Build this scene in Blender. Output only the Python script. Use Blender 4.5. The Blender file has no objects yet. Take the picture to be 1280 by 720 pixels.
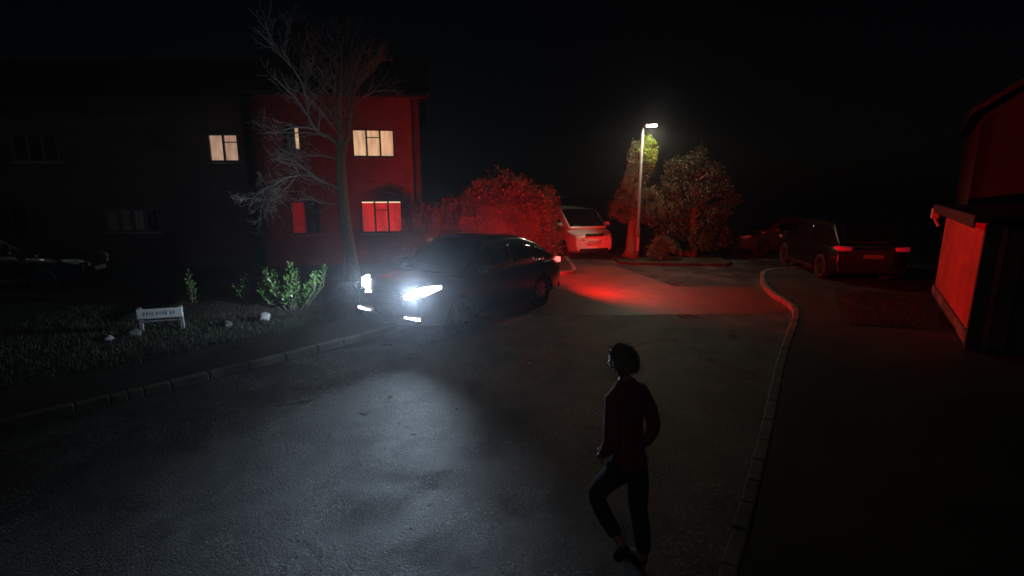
import bpy, bmesh, math, random
from mathutils import Vector, Matrix, noise
R = math.radians
random.seed(7)
S = bpy.context.scene
COL = S.collection

# ------------------------------------------------------------------ camera, world, added fill light, exposure
cam_d = bpy.data.cameras.new('camera'); cam = bpy.data.objects.new('camera', cam_d); COL.objects.link(cam)
cam.location = (0, 0, 2.85); cam.rotation_euler = (R(90 - 11.48), 0, 0)
cam_d.sensor_width = 36; cam_d.lens = 640 / 1280 * 36; cam_d.clip_end = 600; cam_d.clip_start = .05
S.camera = cam
W = bpy.data.worlds.new('World'); S.world = W; W.use_nodes = True
wn = W.node_tree; wbg = wn.nodes['Background']
sky = wn.nodes.new('ShaderNodeTexSky'); sky.sky_type = 'NISHITA'; sky.sun_disc = False
sky.sun_elevation = R(32); sky.sun_rotation = R(200)
wn.links.new(sky.outputs[0], wbg.inputs[0]); wbg.inputs[1].default_value = .00022
night_fill = bpy.data.lights.new('night_fill', 'SUN'); night_fill.energy = .031; night_fill.angle = R(2); night_fill.color = (1, .96, .82)  # added dim fill from behind the camera, with no visible source
mo = bpy.data.objects.new('night_fill', night_fill); COL.objects.link(mo)
mo.rotation_euler = (R(58), 0, R(-20))
S.view_settings.view_transform = 'Standard'; S.view_settings.look = 'None'
S.view_settings.gamma = 1; S.view_settings.exposure = 0
S.render.engine = 'CYCLES'
cy = S.cycles
cy.use_denoising = True; cy.max_bounces = 6; cy.volume_bounces = 0; cy.diffuse_bounces = 3
cy.sample_clamp_indirect = 3; cy.caustics_reflective = False; cy.caustics_refractive = False

HEAD_W = 110      # each headlamp beam
TAIL_W = 1300
LAMP_W = 260

# ------------------------------------------------------------------ materials
def mat(name, col, rough=.7, metal=0, spec=.5, emit=None, es=0, coat=0):
    m = bpy.data.materials.new(name); m.use_nodes = True
    b = m.node_tree.nodes['Principled BSDF']
    b.inputs['Base Color'].default_value = (*col, 1); b.inputs['Roughness'].default_value = rough
    b.inputs['Metallic'].default_value = metal; b.inputs['Specular IOR Level'].default_value = spec
    b.inputs['Coat Weight'].default_value = coat
    if emit: b.inputs['Emission Color'].default_value = (*emit, 1); b.inputs['Emission Strength'].default_value = es
    return m
def nd(m, t, **k):
    n = m.node_tree.nodes.new(t)
    for a, v in k.items(): setattr(n, a, v)
    return n
def noisy(name, c1, c2, scale=4, rough=.7, r2=None, bump=0, bscale=None, bdist=.01, detail=6, spec=.5, lo=.35, hi=.65):
    m = mat(name, c1, rough, spec=spec); L = m.node_tree.links; b = m.node_tree.nodes['Principled BSDF']
    tc = nd(m, 'ShaderNodeTexCoord'); n = nd(m, 'ShaderNodeTexNoise'); n.inputs['Scale'].default_value = scale; n.inputs['Detail'].default_value = detail
    r = nd(m, 'ShaderNodeValToRGB'); r.color_ramp.elements[0].color = (*c1, 1); r.color_ramp.elements[1].color = (*c2, 1)
    r.color_ramp.elements[0].position = lo; r.color_ramp.elements[1].position = hi
    L.new(tc.outputs['Object'], n.inputs['Vector']); L.new(n.outputs[0], r.inputs[0]); L.new(r.outputs[0], b.inputs['Base Color'])
    if r2 is not None:
        mr = nd(m, 'ShaderNodeMapRange'); mr.inputs[1].default_value = lo; mr.inputs[2].default_value = hi
        mr.inputs[3].default_value = rough; mr.inputs[4].default_value = r2
        L.new(n.outputs[0], mr.inputs[0]); L.new(mr.outputs[0], b.inputs['Roughness'])
    if bump:
        n2 = nd(m, 'ShaderNodeTexNoise'); n2.inputs['Scale'].default_value = bscale or scale * 8; n2.inputs['Detail'].default_value = 4
        bp = nd(m, 'ShaderNodeBump'); bp.inputs['Strength'].default_value = bump; bp.inputs['Distance'].default_value = bdist
        L.new(tc.outputs['Object'], n2.inputs['Vector']); L.new(n2.outputs[0], bp.inputs['Height']); L.new(bp.outputs[0], b.inputs['Normal'])
    return m
def brick_mat(name, c1, c2, mortar, scale, bw=.225, bh=.075, ms=.01, rough=.8, rot=None, vertical=True, rmin=None):
    m = mat(name, c1, rough); L = m.node_tree.links; b = m.node_tree.nodes['Principled BSDF']
    tc = nd(m, 'ShaderNodeTexCoord'); br = nd(m, 'ShaderNodeTexBrick')
    sx = nd(m, 'ShaderNodeSeparateXYZ'); cx = nd(m, 'ShaderNodeCombineXYZ')
    L.new(tc.outputs['Object'], sx.inputs[0])
    if vertical:
        ad = nd(m, 'ShaderNodeMath'); L.new(sx.outputs[0], ad.inputs[0]); L.new(sx.outputs[1], ad.inputs[1])
        L.new(ad.outputs[0], cx.inputs[0]); L.new(sx.outputs[2], cx.inputs[1])
    else:
        L.new(sx.outputs[0], cx.inputs[0]); L.new(sx.outputs[1], cx.inputs[1])
    mp = nd(m, 'ShaderNodeMapping'); L.new(cx.outputs[0], mp.inputs[0])
    if rot: mp.inputs['Rotation'].default_value = (0, 0, rot)
    L.new(mp.outputs[0], br.inputs['Vector'])
    for k, v in (('Scale', scale), ('Brick Width', bw), ('Row Height', bh), ('Mortar Size', ms), ('Bias', 0)): br.inputs[k].default_value = v
    br.inputs['Color1'].default_value = (*c1, 1); br.inputs['Color2'].default_value = (*c2, 1); br.inputs['Mortar'].default_value = (*mortar, 1)
    nz = nd(m, 'ShaderNodeTexNoise'); nz.inputs['Scale'].default_value = 1.3; nz.inputs['Detail'].default_value = 8
    L.new(tc.outputs['Object'], nz.inputs['Vector'])
    mx = nd(m, 'ShaderNodeMix', data_type='RGBA', blend_type='MULTIPLY'); mx.inputs[0].default_value = .8
    rr = nd(m, 'ShaderNodeValToRGB'); rr.color_ramp.elements[0].position = .3; rr.color_ramp.elements[1].position = .7
    rr.color_ramp.elements[0].color = (.55, .55, .55, 1)
    L.new(nz.outputs[0], rr.inputs[0]); L.new(br.outputs[0], mx.inputs[6]); L.new(rr.outputs[0], mx.inputs[7])
    L.new(mx.outputs[2], b.inputs['Base Color'])
    bp = nd(m, 'ShaderNodeBump'); bp.inputs['Strength'].default_value = .6; bp.inputs['Distance'].default_value = .008; bp.invert = True
    L.new(br.outputs[1], bp.inputs['Height']); L.new(bp.outputs[0], b.inputs['Normal'])
    return m

def asphalt():
    m = mat('asphalt', (.045, .045, .045), .5); L = m.node_tree.links; b = m.node_tree.nodes['Principled BSDF']
    tc = nd(m, 'ShaderNodeTexCoord')
    big = nd(m, 'ShaderNodeTexNoise'); big.inputs['Scale'].default_value = 1.0; big.inputs['Detail'].default_value = 11; big.inputs['Roughness'].default_value = .7
    big.inputs['Distortion'].default_value = .4
    r = nd(m, 'ShaderNodeValToRGB'); e = r.color_ramp.elements
    e[0].position = .36; e[0].color = (.009, .010, .0095, 1); e[1].position = .62; e[1].color = (.05, .052, .042, 1)
    vor = nd(m, 'ShaderNodeTexVoronoi'); vor.inputs['Scale'].default_value = 80; vor.feature = 'F1'; vor.inputs['Randomness'].default_value = 1
    vc = nd(m, 'ShaderNodeMix', data_type='RGBA', blend_type='MULTIPLY'); vc.inputs[0].default_value = .55
    L.new(tc.outputs['Object'], big.inputs[0]); L.new(big.outputs[0], r.inputs[0]); L.new(tc.outputs['Object'], vor.inputs['Vector'])
    g = nd(m, 'ShaderNodeSeparateColor'); L.new(vor.outputs['Color'], g.inputs[0])
    cc = nd(m, 'ShaderNodeCombineColor')
    for i in range(3): L.new(g.outputs[0], cc.inputs[i])
    L.new(r.outputs[0], vc.inputs[6]); L.new(cc.outputs[0], vc.inputs[7])
    ga = nd(m, 'ShaderNodeGamma'); ga.inputs[1].default_value = 1
    chipm = nd(m, 'ShaderNodeMapRange'); chipm.inputs[1].default_value = .78; chipm.inputs[2].default_value = 1; chipm.inputs[3].default_value = 0; chipm.inputs[4].default_value = 1
    cmask = nd(m, 'ShaderNodeTexNoise'); cmask.inputs['Scale'].default_value = .9; cmask.inputs['Detail'].default_value = 6
    cm2 = nd(m, 'ShaderNodeMapRange'); cm2.inputs[1].default_value = .45; cm2.inputs[2].default_value = .62; cm2.inputs[3].default_value = .08; cm2.inputs[4].default_value = 1
    mul = nd(m, 'ShaderNodeMath', operation='MULTIPLY'); wh = nd(m, 'ShaderNodeMix', data_type='RGBA'); wh.inputs[7].default_value = (.65, .66, .64, 1)
    L.new(tc.outputs['Object'], cmask.inputs[0]); L.new(cmask.outputs[0], cm2.inputs[0]); L.new(g.outputs[1], chipm.inputs[0])
    L.new(chipm.outputs[0], mul.inputs[0]); L.new(cm2.outputs[0], mul.inputs[1]); L.new(mul.outputs[0], wh.inputs[0])
    L.new(vc.outputs[2], wh.inputs[6]); 
    dw = nd(m, 'ShaderNodeTexNoise'); dw.inputs['Scale'].default_value = 1.8; dw.inputs['Detail'].default_value = 6
    dm = nd(m, 'ShaderNodeMix', data_type='RGBA', blend_type='LINEAR_LIGHT'); dm.inputs[0].default_value = .35
    ck = nd(m, 'ShaderNodeTexVoronoi', feature='DISTANCE_TO_EDGE'); ck.inputs['Scale'].default_value = .75
    L.new(tc.outputs['Object'], dw.inputs[0]); L.new(tc.outputs['Object'], dm.inputs[6]); L.new(dw.outputs['Color'], dm.inputs[7]); L.new(dm.outputs[2], ck.inputs['Vector'])
    ce = nd(m, 'ShaderNodeMapRange'); ce.inputs[1].default_value = .001; ce.inputs[2].default_value = .01; ce.inputs[3].default_value = .45; ce.inputs[4].default_value = 1
    cx = nd(m, 'ShaderNodeMix', data_type='RGBA', blend_type='MULTIPLY'); cx.inputs[0].default_value = 1
    cq = nd(m, 'ShaderNodeCombineColor')
    L.new(ck.outputs[0], ce.inputs[0]); [L.new(ce.outputs[0], cq.inputs[i]) for i in range(3)]
    L.new(wh.outputs[2], cx.inputs[6]); L.new(cq.outputs[0], cx.inputs[7]); L.new(cx.outputs[2], ga.inputs[0]); L.new(ga.outputs[0], b.inputs['Base Color'])
    mr = nd(m, 'ShaderNodeMapRange'); mr.inputs[1].default_value = .38; mr.inputs[2].default_value = .62; mr.inputs[3].default_value = .6; mr.inputs[4].default_value = .26
    L.new(big.outputs[0], mr.inputs[0]); L.new(mr.outputs[0], b.inputs['Roughness'])
    fine = nd(m, 'ShaderNodeTexNoise'); fine.inputs['Scale'].default_value = 45; fine.inputs['Detail'].default_value = 5; fine.inputs['Roughness'].default_value = .85
    L.new(tc.outputs['Object'], fine.inputs[0])
    ad = nd(m, 'ShaderNodeMath', operation='MULTIPLY_ADD'); ad.inputs[1].default_value = -.35
    L.new(vor.outputs[0], ad.inputs[0]); L.new(fine.outputs[0], ad.inputs[2])
    bp = nd(m, 'ShaderNodeBump'); bp.inputs['Strength'].default_value = 1; bp.inputs['Distance'].default_value = .02
    hc = nd(m, 'ShaderNodeMath', operation='MULTIPLY_ADD'); hc.inputs[1].default_value = .22
    L.new(ce.outputs[0], hc.inputs[0]); L.new(ad.outputs[0], hc.inputs[2])
    L.new(hc.outputs[0], bp.inputs['Height']); L.new(bp.outputs[0], b.inputs['Normal'])
    return m

M = dict(
    asphalt=asphalt(),
    verge=noisy('verge', (.022, .026, .014), (.05, .048, .035), 1.6, .85, bump=.8, bscale=40, bdist=.03, spec=.25),
    pavement=noisy('pavement', (.035, .034, .03), (.06, .058, .05), 1.2, .75, bump=.6, bscale=60, bdist=.01, spec=.3),
    soil=noisy('soil', (.03, .022, .015), (.06, .05, .035), 6, .95, bump=1, bscale=18, bdist=.05, spec=.2),
    kerb=noisy('kerb_stone', (.08, .085, .065), (.21, .2, .17), 2.2, .7, bump=.5, bscale=50, bdist=.006),
    block=brick_mat('block_paving', (.26, .09, .05), (.15, .06, .04), (.03, .025, .02), 1, .2, .1, .01, .55, rot=R(38), vertical=False),
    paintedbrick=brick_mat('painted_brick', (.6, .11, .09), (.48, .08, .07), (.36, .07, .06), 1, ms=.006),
    brownbrick=brick_mat('brown_brick', (.05, .03, .022), (.035, .022, .018), (.04, .034, .03), 1, ms=.008),
    brick=brick_mat('house_brick', (.19, .075, .055), (.12, .05, .04), (.11, .09, .08), 1, ms=.008),
    render=noisy('wall_render', (.55, .11, .09), (.66, .15, .12), 1.5, .85, bump=.3, bscale=60, bdist=.004),
    rooftile=brick_mat('roof_tiles', (.07, .05, .045), (.045, .038, .035), (.02, .02, .02), 1, .3, .2, .012),
    fascia=noisy('white_plastic', (.55, .55, .52), (.65, .65, .62), 6, .4),
    frame=mat('white_frame', (.6, .6, .58), .4),
    darkframe=mat('dark_frame', (.06, .05, .05), .5),
    winglass=mat('window_glass', (.012, .012, .014), .06, spec=.6),
    litroom=noisy('lit_curtain', (.5, .4, .3), (.6, .5, .36), 9, .8),
    litorange=noisy('lit_curtain_orange', (.5, .35, .25), (.6, .4, .28), 7, .8),
    net=noisy('pale_curtain', (.5, .46, .42), (.62, .58, .54), 5, .85),
    redcurtain=noisy('red_curtain', (.5, .05, .04), (.6, .07, .05), 5, .85),
    reddim=noisy('dim_red_curtain', (.4, .04, .04), (.5, .05, .05), 5, .85),
    dullcurtain=noisy('dull_curtain', (.14, .09, .08), (.2, .13, .12), 5, .85),
    leak=mat('light_gap', (.8, .75, .6), .6, emit=(1, .74, .45), es=1.1),
    paint=mat('dark_paint', (.005, .0055, .006), .3, 0, .4, coat=.4),
    white=mat('white_paint', (.66, .66, .64), .3, 0, .5, coat=.5),
    silver=mat('silver_paint', (.08, .085, .09), .35, .6, .5, coat=.5),
    redpaint=mat('maroon_paint', (.07, .012, .014), .35, 0, .5, coat=.5),
    blk=mat('black_plastic', (.012, .012, .012), .5),
    glass=mat('dark_glass', (.006, .007, .009), .08, spec=.6, coat=.2),
    rub=mat('rubber', (.012, .012, .012), .8),
    alloy=mat('alloy', (.25, .25, .26), .35, .9),
    chrome=mat('chrome', (.75, .75, .75), .08, 1),
    lens=mat('clear_lens', (.5, .5, .5), .1, spec=.8, coat=.5),
    headlit=mat('lit_headlamp', (.9, .9, .9), .2, emit=(.84, .92, 1), es=16),
    drl=mat('lit_drl', (.9, .9, .9), .2, emit=(.82, .86, 1), es=6),
    taillit=mat('lit_taillamp', (.5, .02, .02), .2, emit=(1, .12, .1), es=3.2),
    tailreflect=mat('reflecting_taillamp', (.6, .02, .02), .12, emit=(1, .02, .04), es=.16, coat=.8),  # weak emission painted in for red light the lamps throw back
    tailoff=mat('unlit_taillamp', (.45, .015, .015), .1, coat=.8),
    plate=mat('number_plate', (.35, .34, .3), .4),
    plateY=mat('yellow_plate', (.3, .22, .04), .4),
    steel=noisy('galvanised_steel', (.07, .07, .065), (.1, .1, .095), 9, .6),
    ledlit=mat('lit_led', (1, 1, 1), .3, emit=(1, .93, .74), es=60),
    bark=noisy('bark', (.5, .47, .41), (.7, .66, .6), 14, .9, bump=1, bscale=30, bdist=.02),
    bark2=noisy('rough_bark', (.09, .07, .055), (.16, .12, .1), 10, .9, bump=1, bscale=24, bdist=.03),
    hedge=noisy('hedge_leaves', (.03, .05, .015), (.11, .13, .06), 2.2, .55, spec=.4),
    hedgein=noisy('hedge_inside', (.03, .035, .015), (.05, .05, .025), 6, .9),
    conifer=noisy('lamplit_conifer_leaves', (.09, .15, .01), (.22, .3, .03), 3, .6),
    broad=noisy('broad_leaves', (.01, .016, .005), (.045, .046, .015), 1.5, .55),
    laurel=noisy('laurel_leaves', (.04, .13, .02), (.14, .24, .06), 5, .32, spec=.6),
    grass=noisy('grass_blades', (.014, .022, .008), (.04, .045, .02), 2, .7),
    sign=noisy('sign_white', (.66, .66, .66), (.82, .82, .82), 12, .45, lo=.3, hi=.7),
    signmark=mat('sign_lettering', (.42, .42, .43), .5),
    signpost=noisy('sign_post', (.2, .2, .2), (.3, .3, .3), 12, .6),
    rock=noisy('pale_rock', (.22, .21, .19), (.36, .34, .31), 6, .85, bump=1, bscale=14, bdist=.02),
    rockd=noisy('dull_rock', (.08, .078, .07), (.16, .15, .13), 6, .85, bump=1, bscale=14, bdist=.02),
    skin=noisy('skin', (.36, .2, .14), (.42, .25, .18), 8, .5),
    hair=noisy('hair', (.16, .11, .06), (.26, .19, .11), 30, .5, bump=.8, bscale=80, bdist=.004),
    top=noisy('maroon_cloth', (.2, .012, .015), (.27, .02, .022), 14, .9, bump=.5, bscale=12, bdist=.01),
    legs=noisy('black_cloth', (.008, .008, .01), (.014, .014, .016), 14, .9, bump=.5, bscale=12, bdist=.01),
    shoe=mat('shoe', (.02, .02, .022), .5),
    eye=mat('eye', (.05, .04, .03), .2),
    lip=mat('lip', (.3, .12, .1), .5),
)
def lit(m, c, s, scale=5):
    """a curtain lit from inside the room: glow varies along its folds"""
    L = m.node_tree.links; b = m.node_tree.nodes['Principled BSDF']; tc = nd(m, 'ShaderNodeTexCoord')
    w = nd(m, 'ShaderNodeTexNoise'); w.inputs['Scale'].default_value = scale; w.inputs['Detail'].default_value = 3
    mp = nd(m, 'ShaderNodeMapping'); mp.inputs['Scale'].default_value = (1.6, 1, .35)
    L.new(tc.outputs['Object'], mp.inputs[0]); L.new(mp.outputs[0], w.inputs[0])
    mr = nd(m, 'ShaderNodeMapRange'); mr.inputs[1].default_value = .3; mr.inputs[2].default_value = .7; mr.inputs[3].default_value = s * .6; mr.inputs[4].default_value = s * 1.15
    L.new(w.outputs[0], mr.inputs[0]); L.new(mr.outputs[0], b.inputs['Emission Strength'])
    b.inputs['Emission Color'].default_value = (*c, 1)
lit(M['litroom'], (1, .71, .4), .6)
lit(M['redcurtain'], (1, .03, .025), .42, 3)
lit(M['reddim'], (1, .03, .03), .085, 3)
lit(M['litorange'], (1, .62, .42), .42)

# ------------------------------------------------------------------ helpers
def link(name, bm, m, parent=None, smooth=False, loc=None):
    me = bpy.data.meshes.new(name); bm.to_mesh(me); bm.free()
    for x in (m if isinstance(m, (list, tuple)) else [m]): me.materials.append(x)
    if smooth:
        for p in me.polygons: p.use_smooth = True
    o = bpy.data.objects.new(name, me); COL.objects.link(o); o.parent = parent
    if loc: o.location = loc
    return o
def thing(name, label, cat, loc=(0, 0, 0), rz=0, group=None):
    o = bpy.data.objects.new(name, None); COL.objects.link(o); o.location = loc; o.rotation_euler = (0, 0, rz)
    o.empty_display_size = .2
    return tag(o, label, cat, group)
def tag(o, label, cat, group=None):
    o['label'] = label; o['category'] = cat
    if group: o['group'] = group
    return o
def struct(o, kind='structure'):
    o['kind'] = kind; return o
def box(bm, c, s, rz=0, bev=0, rot=None):
    r = bmesh.ops.create_cube(bm, size=1)
    mt = Matrix.Translation(c) @ (rot if rot else Matrix.Rotation(rz, 4, 'Z')) @ Matrix.Diagonal((*s, 1))
    bmesh.ops.transform(bm, matrix=mt, verts=r['verts'])
    if bev:
        es = {e for v in r['verts'] for e in v.link_edges}
        bmesh.ops.bevel(bm, geom=list(es), offset=bev, segments=2, affect='EDGES', profile=.5)
def B(): return bmesh.new()
def tube(bm, pts, rads, n=8, cap=True):
    pts = [Vector(p) for p in pts]; rings = []; up = Vector((.13, .21, .97)).normalized()
    for i, p in enumerate(pts):
        d = (pts[min(i + 1, len(pts) - 1)] - pts[max(i - 1, 0)]).normalized()
        a = d.cross(up)
        if a.length < .05: a = d.cross(Vector((1, 0, 0)))
        a.normalize(); b = d.cross(a).normalized()
        rings.append([bm.verts.new(p + (a * math.cos(2 * math.pi * k / n) + b * math.sin(2 * math.pi * k / n)) * rads[i]) for k in range(n)])
    for r0, r1 in zip(rings, rings[1:]):
        for k in range(n): bm.faces.new((r0[k], r0[(k + 1) % n], r1[(k + 1) % n], r1[k]))
    if cap and n > 2: bm.faces.new(rings[0][::-1]); bm.faces.new(rings[-1])
def loft(bm, rings, closed=True, cap=True):
    rs = [[bm.verts.new(p) for p in r] for r in rings]; n = len(rs[0])
    for r0, r1 in zip(rs, rs[1:]):
        for k in range(n if closed else n - 1): bm.faces.new((r0[k], r0[(k + 1) % n], r1[(k + 1) % n], r1[k]))
    if cap and closed: bm.faces.new(rs[0][::-1]); bm.faces.new(rs[-1])
def prism(bm, poly, z0, z1):
    a = [bm.verts.new((x, y, z0)) for x, y in poly]; b = [bm.verts.new((x, y, z1)) for x, y in poly]; n = len(poly)
    bm.faces.new(a[::-1]); bm.faces.new(b)
    for i in range(n): bm.faces.new((a[i], a[(i + 1) % n], b[(i + 1) % n], b[i]))
def leafq(bm, p, s, d=None, asp=.5):
    """a leaf: two-triangle blade folded along its midrib"""
    d = d or Vector((random.gauss(0, 1), random.gauss(0, 1), random.gauss(0, .8))).normalized()
    q = Vector((random.gauss(0, 1), random.gauss(0, 1), random.gauss(0, 1))); a = d.cross(q)
    if a.length < .01: return
    a.normalize(); n = a.cross(d)
    v = [bm.verts.new(x) for x in (p, p + d * s * .5 + a * s * asp * .5 + n * s * .08, p + d * s, p + d * s * .5 - a * s * asp * .5 + n * s * .08)]
    bm.faces.new((v[0], v[1], v[2])); bm.faces.new((v[0], v[2], v[3]))
def smoothline(pts, k=5):
    out = []; P = [Vector((*p, 0)) if len(p) == 2 else Vector(p) for p in pts]
    for i in range(len(P) - 1):
        p0, p1, p2, p3 = P[max(i - 1, 0)], P[i], P[i + 1], P[min(i + 2, len(P) - 1)]
        for j in range(k):
            t = j / k
            out.append(.5 * ((2 * p1) + (p2 - p0) * t + (2 * p0 - 5 * p1 + 4 * p2 - p3) * t * t + (3 * p1 - p0 - 3 * p2 + p3) * t ** 3))
    out.append(P[-1]); return out

# ------------------------------------------------------------------ ground
bm = B(); bmesh.ops.create_grid(bm, x_segments=2, y_segments=2, size=90)
struct(link('ground', bm, M['soil'], loc=(0, 20, -.05)))
def sheet(name, poly, z, m):
    bm = B(); bm.faces.new([bm.verts.new((x, y, z)) for x, y in poly]); bmesh.ops.triangulate(bm, faces=bm.faces)
    return struct(link(name, bm, m))
sheet('road', [(-50, -12), (60, -12), (60, 90), (-50, 90)], 0, M['asphalt'])
KL = [(-18, -7), (-11, .3), (-6, 5.55), (-4.81, 6.81), (-3.02, 8.82), (-1.9, 10.3), (-1.25, 11.8), (-1.0, 13.6), (-.6, 15.2), (.2, 15.9), (1.7, 16.1), (2.1, 16.6), (2.15, 18), (2.15, 20)]
KR = [(-3.6, -5.0), (0, .8), (1.54, 3.3), (2.69, 5.18), (4.3, 7.9), (5.9, 10.45), (6.45, 11.6), (6.75, 13.2), (7.5, 15.2), (8.7, 16.8), (12, 17.2), (26, 17.4)]
kl = [(p.x, p.y) for p in smoothline(KL)]; kr = [(p.x, p.y) for p in smoothline(KR)]
def kerbline(name, line, side):
    """kerb stones with open joints along the line, one mesh"""
    bm = B(); P = [Vector((*p, 0)) for p in line]; d = 0; acc = []
    for a, b in zip(P, P[1:]):
        L = (b - a).length; n = max(1, round(L / .46)); t = (b - a).normalized(); nn = Vector((-t.y, t.x, 0)) * side
        for i in range(n):
            c = a + (b - a) * ((i + .5) / n) + nn * .065
            box(bm, (c.x, c.y, .045 + random.uniform(-.006, .006)), (L / n - .004, .13, .15), math.atan2(t.y, t.x) + random.uniform(-.025, .025), .02)
    return struct(link(name, bm, M['kerb']))
kerbline('kerb_left', kl, 1); kerbline('kerb_right', kr, -1)
def inset(line, side, d):
    P = [Vector((*p, 0)) for p in line]; out = []
    for i, p in enumerate(P):
        t = (P[min(i + 1, len(P) - 1)] - P[max(i - 1, 0)]).normalized(); out.append((p + Vector((-t.y, t.x, 0)) * side * d)[:2])
    return out
def slab(name, poly, z, m):
    bm = B(); a = [bm.verts.new((x, y, z)) for x, y in poly]; b = [bm.verts.new((x, y, -.03)) for x, y in poly]
    bm.faces.new(a)
    for i in range(len(a)): j = (i + 1) % len(a); bm.faces.new((a[i], b[i], b[j], a[j]))
    bmesh.ops.triangulate(bm, faces=[f for f in bm.faces if len(f.verts) > 4])
    bmesh.ops.recalc_face_normals(bm, faces=bm.faces)
    return struct(link(name, bm, m))
slab('verge', inset(kl, 1, .135) + [(-1.5, 30), (-45, 30), (-45, -7)], .10, M['verge'])
slab('pavement', inset(kr, -1, .135) + [(26, -6)], .10, M['pavement'])
slab('island', [(3.9, 18.35), (4.6, 18.1), (7.6, 17.9), (8.0, 18.4), (8.0, 26), (3.9, 26)], .09, M['verge'])
# footway on the left, between the kerb and the grass
foot = inset(kl[10:24], 1, .16); foot2 = inset(kl[10:24], 1, 1.35)
sheet('footpath', foot + foot2[::-1], .104, M['pavement'])
# speed table of block paving across the junction mouth, and more paving added behind it, shaped to the red light's reach
sheet('block_paving', [(-1.3, 11.2), (1.0, 10.95), (6.15, 11.15), (6.42, 11.6), (6.72, 13.2), (6.95, 14.2), (-1.05, 14.2)], .004, M['block'])
sheet('red_pool_paving', [(-.9, 14.2), (4.6, 14.2), (3.7, 17.9), (2.0, 17.9), (-.9, 15.6)], .004, M['block'])
sheet('lawn', [(6.6, 9.9), (8.3, 9.35), (10.8, 13.0), (8.6, 13.4)], .106, M['verge'])
# planted bed behind the sign, with a low mound of soil
bm = B(); nx, ny = 34, 14; vs = []
for j in range(ny + 1):
    row = []
    for i in range(nx + 1):
        u, v = i / nx, j / ny; x = -8.2 + u * 5.2; y = 9.85 + u * 1.0 + v * 4
        h = .16 + .25 * math.sin(math.pi * min(1, v * 1.2 + .02)) ** .5 * math.sin(math.pi * u) ** .5 + .06 * noise.noise(Vector((x * 2, y * 2, 0)))
        if i in (0, nx) or j in (0, ny): h = .06
        row.append(bm.verts.new((x, y, h)))
    vs.append(row)
for j in range(ny):
    for i in range(nx): bm.faces.new((vs[j][i], vs[j][i + 1], vs[j + 1][i + 1], vs[j + 1][i]))
struct(link('soil_bed', bm, M['soil'], smooth=True))

# grass blades over the verge, more than anyone could count
bm = B()
def blades(n, fx):
    for _ in range(n):
        x, y, z = fx(); h = random.uniform(.03, .1); a = random.uniform(0, 6.28); w = .006
        p = Vector((x, y, z)); q = Vector((math.cos(a) * w, math.sin(a) * w, 0)); t = p + Vector((random.gauss(0, .025), random.gauss(0, .025), h))
        bm.faces.new([bm.verts.new(k) for k in (p - q, p + q, t)])
def on_left():
    while True:
        x = random.uniform(-10, -3.2); y = random.uniform(4, 11.5)
        yl = 5.55 + (x + 6) * 1.08
        if y > yl + 1.85 + .3 * noise.noise(Vector((x, y, 0))): return x, y, .1
blades(22000, on_left)
def on_right():
    u, v = random.random(), random.random()
    return 6.7 + u * 1.8 + v * 2.0, 9.8 + v * 3.3 - u * .4, .1
blades(5000, on_right)
def at_kerb():
    i = random.randrange(10, len(kr) - 26); a, b = kr[i], kr[i + 1]; t = random.random()
    return a[0] + (b[0] - a[0]) * t + random.gauss(-.04, .05), a[1] + (b[1] - a[1]) * t + random.gauss(.03, .03), 0
struct(link('grass', bm, M['grass']), 'stuff')

# ------------------------------------------------------------------ houses
def window(parent, c, w, h, nx, rz, panes, frame='frame', sill=True, gap=None, curtain_label=None):
    """window in a wall: frame bars proud of the wall, curtains behind dark panes; panes = material per light"""
    rot = Matrix.Rotation(rz, 4, 'Z')
    def P(x, y, z): return Vector(c) + rot @ Vector((x, y, z))
    bm = B(); t = .055
    for x in [-w / 2 + t / 2 + i * (w - t) / nx for i in range(nx + 1)]: box(bm, P(x, -.02, 0), (t, .07, h), rz, .006)
    for i in range(nx):
        x0 = -w / 2 + t + i * (w - t) / nx; pw = (w - t) / nx - t
        for z in (-h / 2 + t / 2, h / 2 - t / 2): box(bm, P(x0 + pw / 2, -.02, z), (pw, .066, t), rz)
        if nx > 1 and i == 1: box(bm, P(x0 + pw / 2, -.02, h / 2 - h * .3), (pw, .05, .03), rz)
    f = link('window', bm, M[frame], parent)
    for i in range(nx):
        x0 = -w / 2 + t + i * (w - t) / nx; pw = (w - t) / nx - t
        bm = B(); seg = 10
        ri = [P(x0 + pw * k / seg, .012 + .008 * math.sin(k * 2.4 + i), 0) for k in range(seg + 1)]
        a = [bm.verts.new(p + Vector((0, 0, -h / 2 + t))) for p in ri]; b = [bm.verts.new(p + Vector((0, 0, h / 2 - t - (gap or 0)))) for p in ri]
        for k in range(seg): bm.faces.new((a[k], a[k + 1], b[k + 1], b[k]))
        link('curtain', bm, M[panes[i % len(panes)]], f)
        if gap:
            bm = B(); box(bm, P(x0 + pw / 2, .012, h / 2 - t - gap / 2), (pw, .01, gap)); link('light_gap', bm, M['leak'], f)
    if sill:
        bm = B(); box(bm, P(0, -.05, -h / 2 - .035), (w + .12, .14, .05), rz, .006); link('sill', bm, M['kerb'], f)
    return f
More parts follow.
